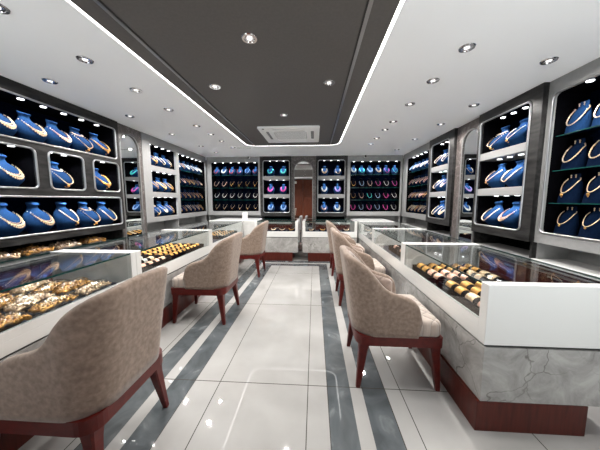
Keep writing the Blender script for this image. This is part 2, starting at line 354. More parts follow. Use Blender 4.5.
# ------------------------------------------------------------------ fitted wall units
class Wall:
    def __init__(s, k): s.k = k; s.rz = {'L': PI/2, 'R': -PI/2, 'B': 0.0}[k]
    def wp(s, a, d, z): return {'L': (-2.55-d, a, z), 'R': (1.98+d, a, z), 'B': (a, 5.62+d, z)}[s.k]
    def lx(s, a, a0): return a0-a if s.k == 'R' else a-a0
    def order(s, lst): return sorted(lst, reverse=(s.k == 'R'))
WL, WR, WB = Wall('L'), Wall('R'), Wall('B')
DEPTH = 0.34
SPOTS = {}
def unit(name, label, w, a0, a1, front, face_mat, ops, lip=0.85, low='black', side=True, place='', group=None, ledge=True, bwidth=0.07, door_n=2):
    """a0 is the end seen on the left, a1 the end on the right; ops = list of opening dicts"""
    o = thing(name, label, 'display cabinet', w.wp(a0, 0, 0), w.rz, group)
    n = abs(a1-a0); fd = front; zt = ZC-0.002
    X = lambda a: w.lx(a, a0)
    holes = [rrect(X(p['a'][0]), X(p['a'][1]), p['z'][0], p['z'][1], p.get('r', 0.004)) for p in ops]
    wallpanel('face_panel', [(0, lip), (n, lip), (n, zt), (0, zt)], holes, fd, 0.03, face_mat, o)
    s = MB()
    s.box(0, 0.018, fd+0.03, DEPTH, 0.69, zt); s.box(n-0.018, n, fd+0.03, DEPTH, 0.69, zt); s.box(0.018, n-0.018, DEPTH-0.01, DEPTH, 0.69, zt)
    s.build('carcass', face_mat, o)
    for p in ops:
        x0, x1 = X(p['a'][0]), X(p['a'][1]); z0, z1 = p['z']
        e = 0.004; q = MB(); d0, d1 = fd+0.03, DEPTH-0.03
        q.box(max(x0-e, .019)-0.0, x1+e, d1, d1+0.012, z0-e, z1+e)
        q.mi = 1
        for bx in ((max(x0-e-0.01, .0185), x0-e+0.002, d0, d1, z0-e, z1+e), (x1+e-0.002, min(x1+e+0.01, n-.0185), d0, d1, z0-e, z1+e), (x0-e, x1+e, d0, d1, z1+e, z1+e+0.012), (x0-e, x1+e, d0, d1, z0-e-0.012, z0-0.0005)):
            q.box(*bx)
        q.build('niche_lining', [M['navy'], M['black']], o)
        if p.get('frame'):
            P = rrect(x0+0.004, x1-0.004, z0+0.004, z1-0.004, p.get('r', 0.03), 8)
            q = MB(); q.tube([(x, fd-0.002, z) for x, z in P], 0.009, 8, True); q.build('niche_frame', M['alu'], o, True, None)
        for (za, zb) in p.get('bars', []):
            q = MB(); q.box(x0+0.005, x1-0.005, fd+0.004, DEPTH-0.03, za, zb, 0.003); q.build('shelf', M['bar'], o)
        for zs in p.get('glass', []):
            q = MB(); q.box(x0+0.002, x1-0.002, fd+0.05, DEPTH-0.032, zs-0.008, zs)
            for fc in q.bm.faces:
                if fc.normal.y < -0.5: fc.material_index = 1
            q.build('glass_shelf', [M['shelfglass'], M['gedge']], o)
        for (zl, ys, dd) in p.get('spots', []):
            for a in w.order(ys):
                SPOTS.setdefault(place, []).append((w.wp(a, dd, zl), w.rz))
    # low open niche between the ledge and the lip
    q = MB(); q.box(0.019, n-0.019, DEPTH-0.04, DEPTH-0.028, 0.69, lip+0.01); q.box(0.019, n-0.019, fd+0.03, DEPTH-0.03, lip+0.001, lip+0.012)
    q.build('low_niche_lining', M[low], o)
    q = MB(); q.box(-0.0, n, fd-0.012, DEPTH, 0.655, 0.69, 0.003); q.build('ledge', M['white'] if low != 'black' else M['bar'], o)
    q = MB(); q.box(0, n, fd+0.03, DEPTH, 0.0, 0.655); q.build('base_cabinet', M['wood'], o)
    k = max(1, round(n/0.5))
    for i in range(k):
        q = MB(); q.box(n*i/k+0.004, n*(i+1)/k-0.004, fd+0.010, fd+0.03, 0.06, 0.62, 0.002); dr = q.build('door', M['wood'], o)
        q = MB(); q.box(n*(i+0.5)/k-0.06, n*(i+0.5)/k+0.06, fd+0.002, fd+0.010, 0.56, 0.575); q.build('handle', M['alu'], dr)
    return o

ZT = 2.095; N1 = (1.765, ZT); N3 = [(1.68, 1.765), (1.27, 1.35)]; Z3 = (0.945, ZT)
sp3 = lambda ys, dd=0.08: [(ZT+0.0035, ys, dd), (1.68-0.0005, ys, dd), (1.27-0.0005, ys, dd)]
Lr1 = [1.92, 2.155, 2.39, 2.625, 2.86]
stoneF = -0.02
unit('display_cabinet', 'dark stone display wall cabinet with rounded niches at near left', WL, 1.0, 3.05, stoneF, M['stone'], [
    dict(a=(1.05, 3.0), z=(1.735, 2.115), r=0.035, frame=1, spots=[(2.1185, [1.71, 1.9, 2.09, 2.27, 2.46, 2.65, 2.84], 0.07)]),
    dict(a=(1.27, 1.63), z=(1.32, 1.685), r=0.045, frame=1), dict(a=(1.73, 2.085), z=(1.32, 1.685), r=0.045, frame=1, spots=[(1.6885, [1.83, 1.98], 0.07)]),
    dict(a=(2.185, 2.54), z=(1.32, 1.685), r=0.045, frame=1, spots=[(1.6885, [2.28, 2.42], 0.07)]),
    dict(a=(2.65, 3.015), z=(1.32, 1.685), r=0.045, frame=1, spots=[(1.6885, [2.74, 2.88], 0.07)]),
    dict(a=(1.05, 3.015), z=(0.905, 1.255), r=0.035, frame=1, spots=[(1.2585, [1.71, 1.94, 2.17, 2.41, 2.64, 2.87], 0.07)])], lip=0.835, place='near left stone cabinet')
unit('display_cabinet', 'grey cabinet with three necklace niches left of the shelf corner', WL, 3.50, 4.40, 0.0, M['grey'], [
    dict(a=(3.68, 4.36), z=(z0, z1), spots=[(z1+0.0035, [3.76, 3.93, 4.10, 4.27], 0.07)]) for z0, z1 in ((1.765, ZT), (1.35, 1.68), (0.945, 1.265))], lip=0.87, low='grey', place='left grey three-niche cabinet')
sh4 = [1.80, 1.505, 1.225]
r6L = [4.55+0.178*i for i in range(6)]
unit('display_cabinet', 'grey cabinet with black glass shelves at the left end of the side wall', WL, 4.40, 5.60, 0.0, M['grey'], [
    dict(a=(4.46, 5.58), z=(0.955, ZT), glass=sh4, spots=[(ZT+0.0035, [4.56, 4.74, 4.92, 5.10, 5.28, 5.46], 0.07)])], lip=0.87, low='grey', place='left glass-shelf cabinet')
unit('display_cabinet', 'grey cabinet with black glass shelves on the back wall left side', WB, -2.54, -1.27, 0.0, M['grey'], [
    dict(a=(-2.44, -1.315), z=(0.955, ZT), r=0.03, glass=sh4, spots=[(ZT+0.0035, [-2.36+0.19*i for i in range(6)], 0.07)])], lip=0.86, low='grey', place='back left glass-shelf cabinet')
for (a0, a1, nm, x0, x1) in ((-1.27, -0.535, 'left', -1.20, -0.575), (0.03, 0.745, 'right', 0.07, 0.69)):
    m3 = (x0+x1)/2
    unit('display_cabinet', 'dark stone back wall cabinet with three niches %s of the arched mirror' % nm, WB, a0, a1, stoneF, M['stone'], [
        dict(a=(x0, x1), z=(0.925, 2.125), r=0.05, frame=1, bars=[(1.69, 1.77), (1.27, 1.355)], spots=[(2.1285, [m3-.16, m3, m3+.16], 0.07), (1.6895, [m3-.16, m3, m3+.16], 0.07), (1.2695, [m3-.16, m3, m3+.16], 0.07)])], lip=0.84, place='back %s stone cabinet' % nm)
unit('display_cabinet', 'grey cabinet with black glass shelves on the back wall right side', WB, 0.745, 1.97, 0.0, M['grey'], [
    dict(a=(0.81, 1.935), z=(0.955, ZT), r=0.03, glass=sh4, spots=[(ZT+0.0035, [0.9+0.19*i for i in range(6)], 0.07)])], lip=0.86, low='grey', place='back right glass-shelf cabinet')
unit('display_cabinet', 'grey cabinet with black glass shelves at the far end of right wall', WR, 5.60, 4.33, 0.0, M['grey'], [
    dict(a=(5.42, 4.37), z=(0.955, ZT), glass=sh4, spots=[(ZT+0.0035, [4.5, 4.68, 4.86, 5.04, 5.22], 0.07)])], lip=0.86, low='grey', place='far right glass-shelf cabinet')
for (a0, a1, nm, x0, x1, pl) in ((4.33, 3.59, 'beyond', 4.24, 3.70, 'far right stone cabinet'), (3.09, 2.28, 'before', 3.045, 2.385, 'near right stone cabinet')):
    m3 = (x0+x1)/2; ys = [m3-.14, m3, m3+.14]
    unit('display_cabinet', 'dark stone right wall cabinet with three niches %s the arched mirror' % nm, WR, a0, a1, stoneF-0.01, M['stone'], [
        dict(a=(x0, x1), z=(0.925, 2.115), r=0.045, frame=1, bars=[(1.675, 1.755), (1.27, 1.35)], spots=[(2.1185, ys, 0.07), (1.6745, ys, 0.07), (1.2695, ys, 0.07)])], lip=0.84, place=pl)
unit('display_cabinet', 'grey cabinet with rounded opening and glass shelves at near right', WR, 2.28, 1.0, 0.015, M['grey'], [
    dict(a=(2.238, 1.06), z=(0.93, 2.105), r=0.04, frame=1, glass=[1.76, 1.47, 1.195], spots=[(2.1085, [2.02, 1.8, 1.58], 0.07)])], lip=0.84, low='grey', place='near right grey cabinet')

# arched mirror bays
for (w, a0, a1, m0, m1, nm) in ((WL, 3.05, 3.50, 3.10, 3.43, 'left wall'), (WB, -0.535, 0.03, -0.468, -0.05, 'back wall'), (WR, 3.59, 3.09, 3.45, 3.125, 'right wall')):
    n = abs(a1-a0)
    root = Matrix.Translation(w.wp(a0, 0, 0)) @ Matrix.Rotation(w.rz, 4, 'Z')
    x0, x1 = w.lx(m0, a0), w.lx(m1, a0)
    p = wallpanel('trim_2', [(0.001, 0.0), (n-0.001, 0.0), (n-0.001, ZC-0.002), (0.001, ZC-0.002)], [arch(x0, x1, 0.05, 2.105)], 0.008, 0.010, M['brownstone']); p.matrix_world = root; struct(p)
    o = thing('arched_mirror', 'tall arched mirror in the brown stone bay of the %s' % nm, 'mirror', w.wp(a0, 0, 0), w.rz, 'arched wall mirrors')
    wallpanel('mirror_glass', arch(x0-0.012, x1+0.012, 0.035, 2.117), [], 0.019, 0.006, M['mirror'], o)
    q = MB(); P = arch(x0-0.006, x1+0.006, 0.055, 2.111, 24); q.tube([(x, 0.007, z) for x, z in P[1:]+P[:1]], 0.008, 6, False); q.build('mirror_frame', M['grey'], o, True, None)
# plain wall lengths nearest the camera
slab('trim_5', -2.98, -2.53, YF, 0.998, 0, ZC-0.002, M['grey']); slab('trim_6', 1.99, 2.40, YF, 0.998, 0, ZC-0.002, M['grey'])

# niche spotlights
me = MB()
me.cyl((0, 0, -0.004), (0, 0, 0.0), 0.032, None, 20); me.mi = 1; me.cyl((0, 0, -0.0065), (0, 0, -0.0035), 0.022, None, 16)
SM = me.mesh('niche_spotlight', [M['chrome'], M['spot']])
NL = bpy.data.lights.new('spotlight_lamp', 'SPOT'); NL.energy = 4.6; NL.spot_size = math.radians(120); NL.spot_blend = 0.7; NL.shadow_soft_size = 0.012; NL.color = (.95, .98, 1.0)
rows_name = ['top', 'middle', 'bottom']
for place, L in SPOTS.items():
    zs = sorted({round(p[0][2], 3) for p in L}, reverse=True)
    for zi, z in enumerate(zs):
        rowL = [p for p in L if round(p[0][2], 3) == z]
        for i, (loc, rz) in enumerate(rowL):
            o = obj('niche_spotlight', SM); o.location = loc; o.rotation_euler = (0, 0, rz)
            lo = bpy.data.objects.new('spotlight_lamp', NL); COL.objects.link(lo); lo.parent = o; lo.location = (0, 0, -.009)
            tag(o, 'small bright spotlight, %s of %s row in %s' % (ordn(i, len(rowL)), rows_name[zi] if len(zs) > 1 else 'the', place), 'spotlight', 'spotlights in the display niches')

# ------------------------------------------------------------------ busts and necklaces
_FB = [(0, .066, -.050, .050), (.012, .070, -.060, .052), (.04, .082, -.092, .054), (.065, .093, -.116, .055), (.08, .098, -.120, .055), (.10, .102, -.112, .055), (.125, .104, -.094, .055), (.15, .101, -.072, .056), (.17, .092, -.051, .057), (.187, .077, -.033, .058), (.202, .059, -.018, .058),
       (.217, .046, -.006, .058), (.235, .038, -.001, .058), (.252, .038, -.002, .058), (.266, .046, -.010, .062), (.274, .047, -.011, .062), (.28, .043, -.006, .058)]
PROF = [(z, a, (bk-fr)/2, (bk+fr)/2) for z, a, fr, bk in _FB]
SPR = [(0, .085, .055, .0), (.05, .082, .052, .004), (.10, .076, .045, .012), (.15, .066, .034, .022), (.18, .054, .026, .028), (.20, .040, .017, .032), (.235, .038, .012, .034), (.245, .034, .010, .034)]
CUR = [PROF]
def prof(z):
    z = min(max(z, 0), CUR[0][-1][0])
    for p, q in zip(CUR[0], CUR[0][1:]):
        if z <= q[0]:
            t = (z-p[0])/(q[0]-p[0]); return tuple(p[k]+(q[k]-p[k])*t for k in (1, 2, 3))
def frontpt(x, z, off=0.004):
    a, b, c = prof(z); a += off; b += off*1.35; t = max(-0.96, min(0.96, x/a)); return Vector((a*t, c-b*math.sqrt(1-t*t), z))
def bust_mesh():
    q = MB(); N = 28
    q.rings([[(a*math.cos(2*PI*k/N), c-b*math.sin(2*PI*k/N), z-(0.010*math.sin(2*PI*k/N) if z > .26 else 0)) for k in range(N)] for z, a, b, c in PROF])
    return q
BUST = bust_mesh().mesh('bust', M['blue'], True, 0.9)
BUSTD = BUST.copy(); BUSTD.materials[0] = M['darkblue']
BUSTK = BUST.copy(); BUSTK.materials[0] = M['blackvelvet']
# earring and chain stand: a leaning bib with an upright tab
def stand_mesh():
    q = MB(); N = 24
    q.rings([[(a*math.cos(2*PI*k/N), c-b*math.sin(2*PI*k/N), z) for k in range(N)] for z, a, b, c in SPR]); return q
STAND = stand_mesh().mesh('stand', M['blue'], True, 0.9)
STAND_SHADED = STAND.copy(); STAND_SHADED.materials[0] = M['darkblue']  # same blue stand with the lower shelves' shade put into its colour
def dp(q, dz, off=.012, dx=0.0): return frontpt(q.x+dx, q.z+dz, off)
def upath(W, zt, zb, n=40, pw=0.8, off=0.0125):
    return [frontpt(W*math.sin(t), zt-(zt-zb)*max(0, math.cos(t))**pw, off) for t in [-PI/2+PI*k/n for k in range(n+1)]]
def necklace(kind, m1, m2):
    """returns (chain mesh, pendant mesh or None)"""
    c = MB(); p = None
    if kind == 'collar':       # beads widening to a fringe at the breast
        P = upath(.066, .203, .095, 34)
        for i, q in enumerate(P):
            t = 1-abs(i/34*2-1); c.ball(q, .0045+.0035*t, 1)
        P2 = upath(.058, .195, .112, 24, off=.0105)
        for q in P2: c.ball(q, .004, 1)
        p = MB()
        for i in range(7, 28, 2):
            t = 1-abs(i/34*2-1); q = P[i]; p.ball(dp(q, -.012-.006*t, .0135), .0045+.0025*t, 1, (1, .8, 1.4))
    elif kind == 'fan':        # broad gold plate
        P = upath(.070, .205, .085, 30)
        c.tube(P, [.004+.006*(1-abs(i/30*2-1)) for i in range(31)], 8)
        for i in range(4, 27, 2): c.ball(dp(P[i], -.014, .013), .0062, 1)
        p = MB(); q = P[15]; p.ball(dp(q, -.024, .018), .013, 2, (1, .6, 1.1)); p.ball(dp(q, -.044), .006, 1)
    elif kind == 'pearl':
        for q in upath(.062, .200, .075, 34, .75): c.ball(q, .0062, 1)
    elif kind == 'vee':
        P = upath(.058, .203, .085, 30, 1.25); c.tube(P, .0034, 6)
        for q in P[::3]: c.ball(q, .0046, 1)
        p = MB(); q = P[15]; p.ball(dp(q, -.017, .017), .0115, 2, (1, .6, 1.1)); p.ball(dp(q, -.034), .0055, 1)
    elif kind == 'double':     # choker and a long strand
        for q in upath(.052, .214, .19, 22, .8, .010): c.ball(q, .0062, 1)
        P = upath(.072, .212, .06, 36, .8)
        for q in P: c.ball(q, .0052, 1)
        p = MB(); q = P[18]; p.ball(dp(q, -.016, .018), .013, 2, (1.1, .6, 1))
        for k in range(-2, 3): p.ball(dp(q, -.033+abs(k)*.004, .011, k*.008), .0046, 1)
    elif kind == 'bead':       # many strands of coloured beads
        for W, zb, r in ((.074, .070, .0085), (.066, .088, .0075), (.057, .104, .0065)):
            for q in upath(W, .203, zb, 26, .8, .0135): c.ball(q, r, 1)
    elif kind == 'thin':
        P = upath(.056, .200, .09, 30, 1.0); c.tube(P, .0028, 6)
        p = MB(); q = P[15]; p.ball(dp(q, -.011, .013), .0085, 2, (1, .6, 1.1))
    elif kind == 'loop':
        P = upath(.064, .200, .06, 34, .8); c.tube(P, [.0036 if i % 2 else .0052 for i in range(35)], 8)
    return c.mesh('necklace', m1, True, None), (p.mesh('pendant', m2, True, None) if p else None)
NK = {}
def put_set(w, a, d, z, scale, place, o_, n_, kind, m1, m2, desc, bust=BUST, bname='blue velvet', turn=0.0, nd=0.0):
    key = (kind, m1, m2, bust in (STAND, STAND_SHADED)); CUR[0] = SPR if key[3] else PROF
    if key not in NK: NK[key] = necklace(kind, M[m1], M[m2])
    loc = w.wp(a, d, z+0.0008); w_o = ordn(o_, n_)
    b = obj('necklace_bust', bust); b.location = loc; b.rotation_euler = (0, 0, w.rz+turn); b.scale = (scale,)*3
    tag(b, '%s necklace bust, %s in %s' % (bname, w_o, place), 'necklace bust', 'necklace busts in %s' % place)
    c = obj('necklace', NK[key][0]); c.location = loc; c.rotation_euler = b.rotation_euler; c.scale = (scale,)*3
    tag(c, '%s, %s in %s' % (desc, w_o, place), 'necklace', 'necklaces in %s' % place)
    if NK[key][1]: obj('pendant', NK[key][1], c)
    return b
G = lambda k: {'collar': ('collar', 'palegold', 'palegold', 'fringed gold necklace'), 'fan': ('fan', 'gold', 'gold', 'broad gold necklace'), 'double': ('double', 'palegold', 'gold', 'double gold necklace'),
     'vee': ('vee', 'palegold', 'gold', 'slim gold necklace with pendant'), 'gvee': ('vee', 'gold', 'gold', 'yellow gold chain with pendant'), 'thin': ('thin', 'palegold', 'gold', 'thin gold chain'), 'rose': ('collar', 'rosegold', 'palegold', 'rose gold necklace'),
     'loop': ('loop', 'palegold', 'gold', 'long pale gold necklace'), 'pearl': ('pearl', 'pearl', 'gold', 'white pearl necklace'), 'teal': ('bead', 'teal', 'gold', 'teal bead necklace'), 'pink': ('bead', 'pink', 'gold', 'pink bead necklace'),
     'white': ('bead', 'pearl', 'gold', 'white bead necklace'), 'pblue': ('bead', 'paleblue', 'gold', 'pale blue bead necklace'), 'lilac': ('bead', 'lilac', 'gold', 'lilac bead necklace'), 'redl': ('loop', 'red', 'gold', 'red bead strand'),
     'pinkl': ('loop', 'pink', 'gold', 'pink bead strand'), 'teall': ('loop', 'teal', 'gold', 'teal bead strand'), 'bluel': ('loop', 'paleblue', 'gold', 'pale blue strand'), 'goldl': ('loop', 'gold', 'gold', 'yellow gold strand'), 'pearll': ('loop', 'pearl', 'gold', 'white strand'),
     'cream': ('bead', 'palegold', 'gold', 'cream bead necklace'), 'rosel': ('loop', 'rosegold', 'gold', 'rose gold strand')}[k]
def row(w, ys, d, z, scale, place, kinds, **kw):
    ys = w.order(ys)
    for i, a in enumerate(ys):
        put_set(w, a, d, z, scale, place, i, len(ys), *G(kinds[i % len(kinds)]), **kw)
row(WL, Lr1, .11, 1.735, 1.03, 'top niche of near left stone cabinet', ['collar', 'collar', 'rose', 'double', 'fan'])
for a, k, pl in ((1.93, 'collar', 'left small niche'), (2.355, 'double', 'middle small niche'), (2.825, 'fan', 'right small niche')):
    put_set(WL, a, .105, 1.32, 1.03, pl+' of near left stone cabinet', 0, 1, *G(k))
row(WL, [1.90, 2.14, 2.40, 2.64, 2.88], .11, .905, 1.03, 'lowest niche of near left stone cabinet', ['collar', 'collar', 'vee', 'double', 'loop'])
U3 = [3.82, 4.02, 4.22]; nmz = ('top', 'middle', 'bottom')
for z, nm, ks in ((1.765, 'top', ['fan', 'loop', 'vee']), (1.35, 'middle', ['gvee', 'fan', 'fan']), (.945, 'bottom', ['double', 'collar', 'gvee'])):
    row(WL, U3, .12, z, .88, '%s niche of left grey cabinet' % nm, ks)
shn = ['top', 'second', 'third', 'lowest']; zz4 = [1.80, 1.505, 1.225, .955]
for k, ks in enumerate((['white', 'goldl', 'white', 'loop', 'white', 'white'], ['gvee', 'rose', 'gvee', 'goldl', 'gvee', 'rose'], ['gvee'], ['vee', 'gvee', 'vee', 'vee'])):
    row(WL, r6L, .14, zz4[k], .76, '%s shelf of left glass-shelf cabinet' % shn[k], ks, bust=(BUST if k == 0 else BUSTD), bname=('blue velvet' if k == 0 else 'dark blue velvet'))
BL6 = [-2.35+.188*i for i in range(6)]
for k, ks in enumerate((['redl', 'white', 'redl', 'redl', 'bluel', 'redl'], ['rosel', 'rosel', 'gvee', 'gvee', 'gvee', 'gvee'], ['pearl'], ['vee', 'vee', 'thin', 'vee', 'vee', 'thin'])):
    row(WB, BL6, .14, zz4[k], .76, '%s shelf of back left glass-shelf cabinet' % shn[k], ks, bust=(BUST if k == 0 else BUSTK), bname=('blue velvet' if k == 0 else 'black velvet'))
for z, nm, ks, ks2 in ((1.77, 'top', ['teal', 'teal'], ['cream', 'loop']), (1.355, 'middle', ['pink', 'pink'], ['white', 'lilac']), (.925, 'bottom', ['pblue', 'pblue'], ['rose', 'white'])):
    row(WB, [-1.04, -.735], .12, z, .86, '%s niche of back left stone cabinet' % nm, ks)
    row(WB, [.225, .535], .12, z, .86, '%s niche of back right stone cabinet' % nm, ks2)
BR6 = [.90+.187*i for i in range(6)]
for k, ks in enumerate((['white', 'teall', 'pblue', 'cream', 'pinkl', 'teall'], ['goldl', 'bluel', 'rosel', 'pinkl', 'pearll', 'pinkl'], ['goldl', 'rosel', 'teall', 'bluel', 'pinkl', 'pearl'], ['pinkl', 'bluel', 'pinkl', 'bluel', 'pinkl', 'pearll'])):
    row(WB, BR6, .14, zz4[k], .76, '%s shelf of back right glass-shelf cabinet' % shn[k], ks, bust=(BUST if k == 0 else BUSTK), bname=('blue velvet' if k == 0 else 'black velvet'))
R6 = [4.462+.171*i for i in range(6)]
for k, ks in enumerate((['pblue', 'white', 'rose', 'white', 'vee', 'rose'], ['rosel', 'vee'], ['rosel', 'goldl', 'vee'], ['vee', 'loop', 'gvee'])):
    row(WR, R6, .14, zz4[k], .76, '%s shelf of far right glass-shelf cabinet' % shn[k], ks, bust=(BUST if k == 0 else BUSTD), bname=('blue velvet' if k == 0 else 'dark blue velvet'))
for z, nm, ks in ((1.757, 'top', ['loop', 'loop', 'loop']), (1.352, 'middle', ['loop', 'rose', 'loop']), (.927, 'bottom', ['loop', 'cream', 'collar'])):
    row(WR, [4.115, 3.895], .11, z, .98, '%s niche of far right stone cabinet' % nm, ks)
for z, nm, ks in ((1.757, 'top', ['double', 'vee']), (1.352, 'middle', ['vee', 'loop']), (.927, 'bottom', ['loop', 'rose'])):
    row(WR, [2.90, 2.65], .11, z, .98, '%s niche of near right stone cabinet' % nm, ks)
# near right: leaning stands with chains and a pair of earrings each
EAR = MB(); EAR.ball((0, -.006, 0), .0065, 1, (1, .6, 1)); EAR.ball((0, -.006, -.013), .005, 1, (1, .6, 1.6)); EARM = EAR.mesh('earring', M['palegold'], True, None)
for k, z in enumerate((1.76, 1.47, 1.195, .93)):
    for i, a in enumerate([2.135, 1.94, 1.745]):
        pl = '%s shelf of near right grey cabinet' % shn[k]
        put_set(WR, a, .13, z, .98, pl, i, 3, *G(('loop', 'loop', 'vee', 'thin')[k]), bust=STAND if k == 0 else STAND_SHADED, bname='leaning blue' if k == 0 else 'leaning dark blue')
        for s, nm in ((-1, 'left'), (1, 'right')):
            e = obj('earring', EARM); p = Vector(WR.wp(a+s*-.018, .13+.021, z+.226)); e.location = p; e.rotation_euler = (0, 0, WR.rz)
            tag(e, 'gold earring, %s one on %s stand, %s' % (nm, ordn(i, 3), pl), 'earring', 'earrings in the near right cabinet')

# ------------------------------------------------------------------ display counters
def counter(name, label, L, dpt, loc, rz, toe=(0.0, 0.0), near_thick=0.055, far_thick=0.055, glass_top=True):
    """local x along the counter (0..L), y from the customer side (0) to the staff side (dpt)"""
    o = thing(name, label, 'display counter', loc, rz, 'glass display counters')
    q = MB(); q.box(toe[0], L-toe[1], -0.012, dpt-0.155, 0, 0.168); q.build('toe_kick', M['wood'], o)
    q = MB(); q.box(0.002, L-0.002, 0.004, dpt-0.004, 0.168, 0.468, 0.002); q.build('marble_body', M['marble'], o)
    q = MB(); q.box(near_thick-.001, L-far_thick+.001, 0.0005, dpt, 0.482, 0.55, 0.002); q.mi = 1; q.box(0.012, L-0.012, 0.016, dpt-0.012, 0.468, 0.482); q.mi = 0
    q.box(near_thick-.001, L-far_thick+.001, 0.0005, 0.018, 0.549, 0.597, 0.002); q.build('base_rail', [M['white'], M['groove']], o)
    q = MB(); q.box(near_thick, L-far_thick, 0.018, dpt-0.02, 0.55, 0.556); q.build('deck', M['deck'], o)
    for x0, x1 in ((0, near_thick), (L-far_thick, L)):
        q = MB(); q.box(x0, x1, 0.0, dpt, 0.482, 0.80, 0.003); q.build('end_panel', M['white'], o)
        xi = x1+0.0005 if x0 == 0 else x0-0.0025
        q = MB(); q.box(xi, xi+0.002, 0.03, dpt-0.03, 0.558, 0.776); q.build('inner_lining', M['inner'], o)
    q = MB(); q.box(near_thick, L-far_thick, 0.004, 0.010, 0.597, 0.788)
    for fc in q.bm.faces:
        if abs(fc.normal.z) > .5: fc.material_index = 1
    q.build('glass_front', [M['glass'], M['gedge']], o)
    q = MB(); q.box(near_thick, L-far_thick, 0.0015, dpt-0.004, 0.788, 0.799)
    for fc in q.bm.faces:
        if abs(fc.normal.y) > .5: fc.material_index = 1
    q.build('glass_top', [M['glass'], M['gedge']], o)
    q = MB(); q.box(near_thick, L-far_thick, dpt-0.022, dpt-0.016, 0.556, 0.735)
    q.build('sliding_pane', [M['glass']], o)
    q = MB(); q.box(near_thick, L-far_thick, dpt-0.03, dpt-0.004, 0.735, 0.745); q.box(near_thick, L-far_thick, dpt-0.03, dpt-0.004, 0.757, 0.765); q.build('track', M['alu'], o)
    return o
DEP = 0.69
# right row: local x runs away from the camera? seen from the aisle, left end is far
RX = 0.870; LXF = -1.46
RJ = [1.21, 2.375, 3.60, 4.80]; LJ = [0.55, 1.85, 3.275, 4.80]
nmR = ['near right glass counter with a broad white end panel facing the camera', 'second glass counter on the right holding a small dark ring tray', 'third glass counter on the right, beside the far corner table']
nmL = ['near left glass counter full of bagged gold jewellery', 'second glass counter on the left holding black bangle trays', 'third glass counter on the left, before the corner table']
for i in range(3):
    # facing -X: customer side at x=RX ; rotate -90: local x -> -Y, local y -> +X
    counter('display_counter', nmR[i], RJ[i+1]-RJ[i]-0.002, DEP, (RX, RJ[i+1]-0.001, 0), -PI/2, toe=(0, 0.0))
    counter('display_counter', nmL[i], LJ[i+1]-LJ[i]-0.002, DEP, (LXF, LJ[i]+0.001, 0), PI/2)
counter('display_counter', 'back glass counter left of the gap, with navy pads', 0.875, 0.62, (-1.20, 4.725, 0), 0, toe=(0, 0.11))
counter('display_counter', 'back glass counter right of the gap, with navy pads', 1.075, 0.62, (-0.235, 4.725, 0), 0, toe=(0.11, 0))
def corner(label, x0, x1, y0, y1):
    o = thing('corner_table', label, 'table', (x0, y0, 0), 0, 'white corner tables'); w, d = x1-x0, y1-y0
    q = MB(); q.box(0, w, 0, d, 0.775, 0.80, 0.003); q.build('table_top', M['white'], o)
    q = MB(); q.box(0.004, w-0.004, 0.004, d-0.004, 0.47, 0.775, 0.002); q.build('apron', M['inner'], o)
    q = MB(); q.box(0.004, w-0.004, 0.004, d-0.004, 0.168, 0.47); q.build('marble_body', M['marble'], o)
    q = MB(); q.box(0.02, w-0.02, 0.02, d-0.02, 0, 0.168); q.build('toe_kick', M['wood'], o)
corner('white topped corner table at back left holding a small white card stand', -2.15, -1.215, 4.81, 5.50)
corner('white topped corner table at the back right beyond the glass counters', 0.87, 1.56, 4.81, 5.50)
# card stand
o = thing('card_stand', 'small white card stand on the back left corner table', 'card stand', (-1.50, 5.10, 0.801), 0)
q = MB(); q.box(-.05, .05, -.03, .03, 0, .008, .002); q.build('base', M['plastic'], o)
q = MB(); q.box(-.05, .05, -.004, .004, .008, .155, .002, mat4=Matrix.Rotation(-0.12, 4, 'X')); q.build('card', M['plastic'], o)

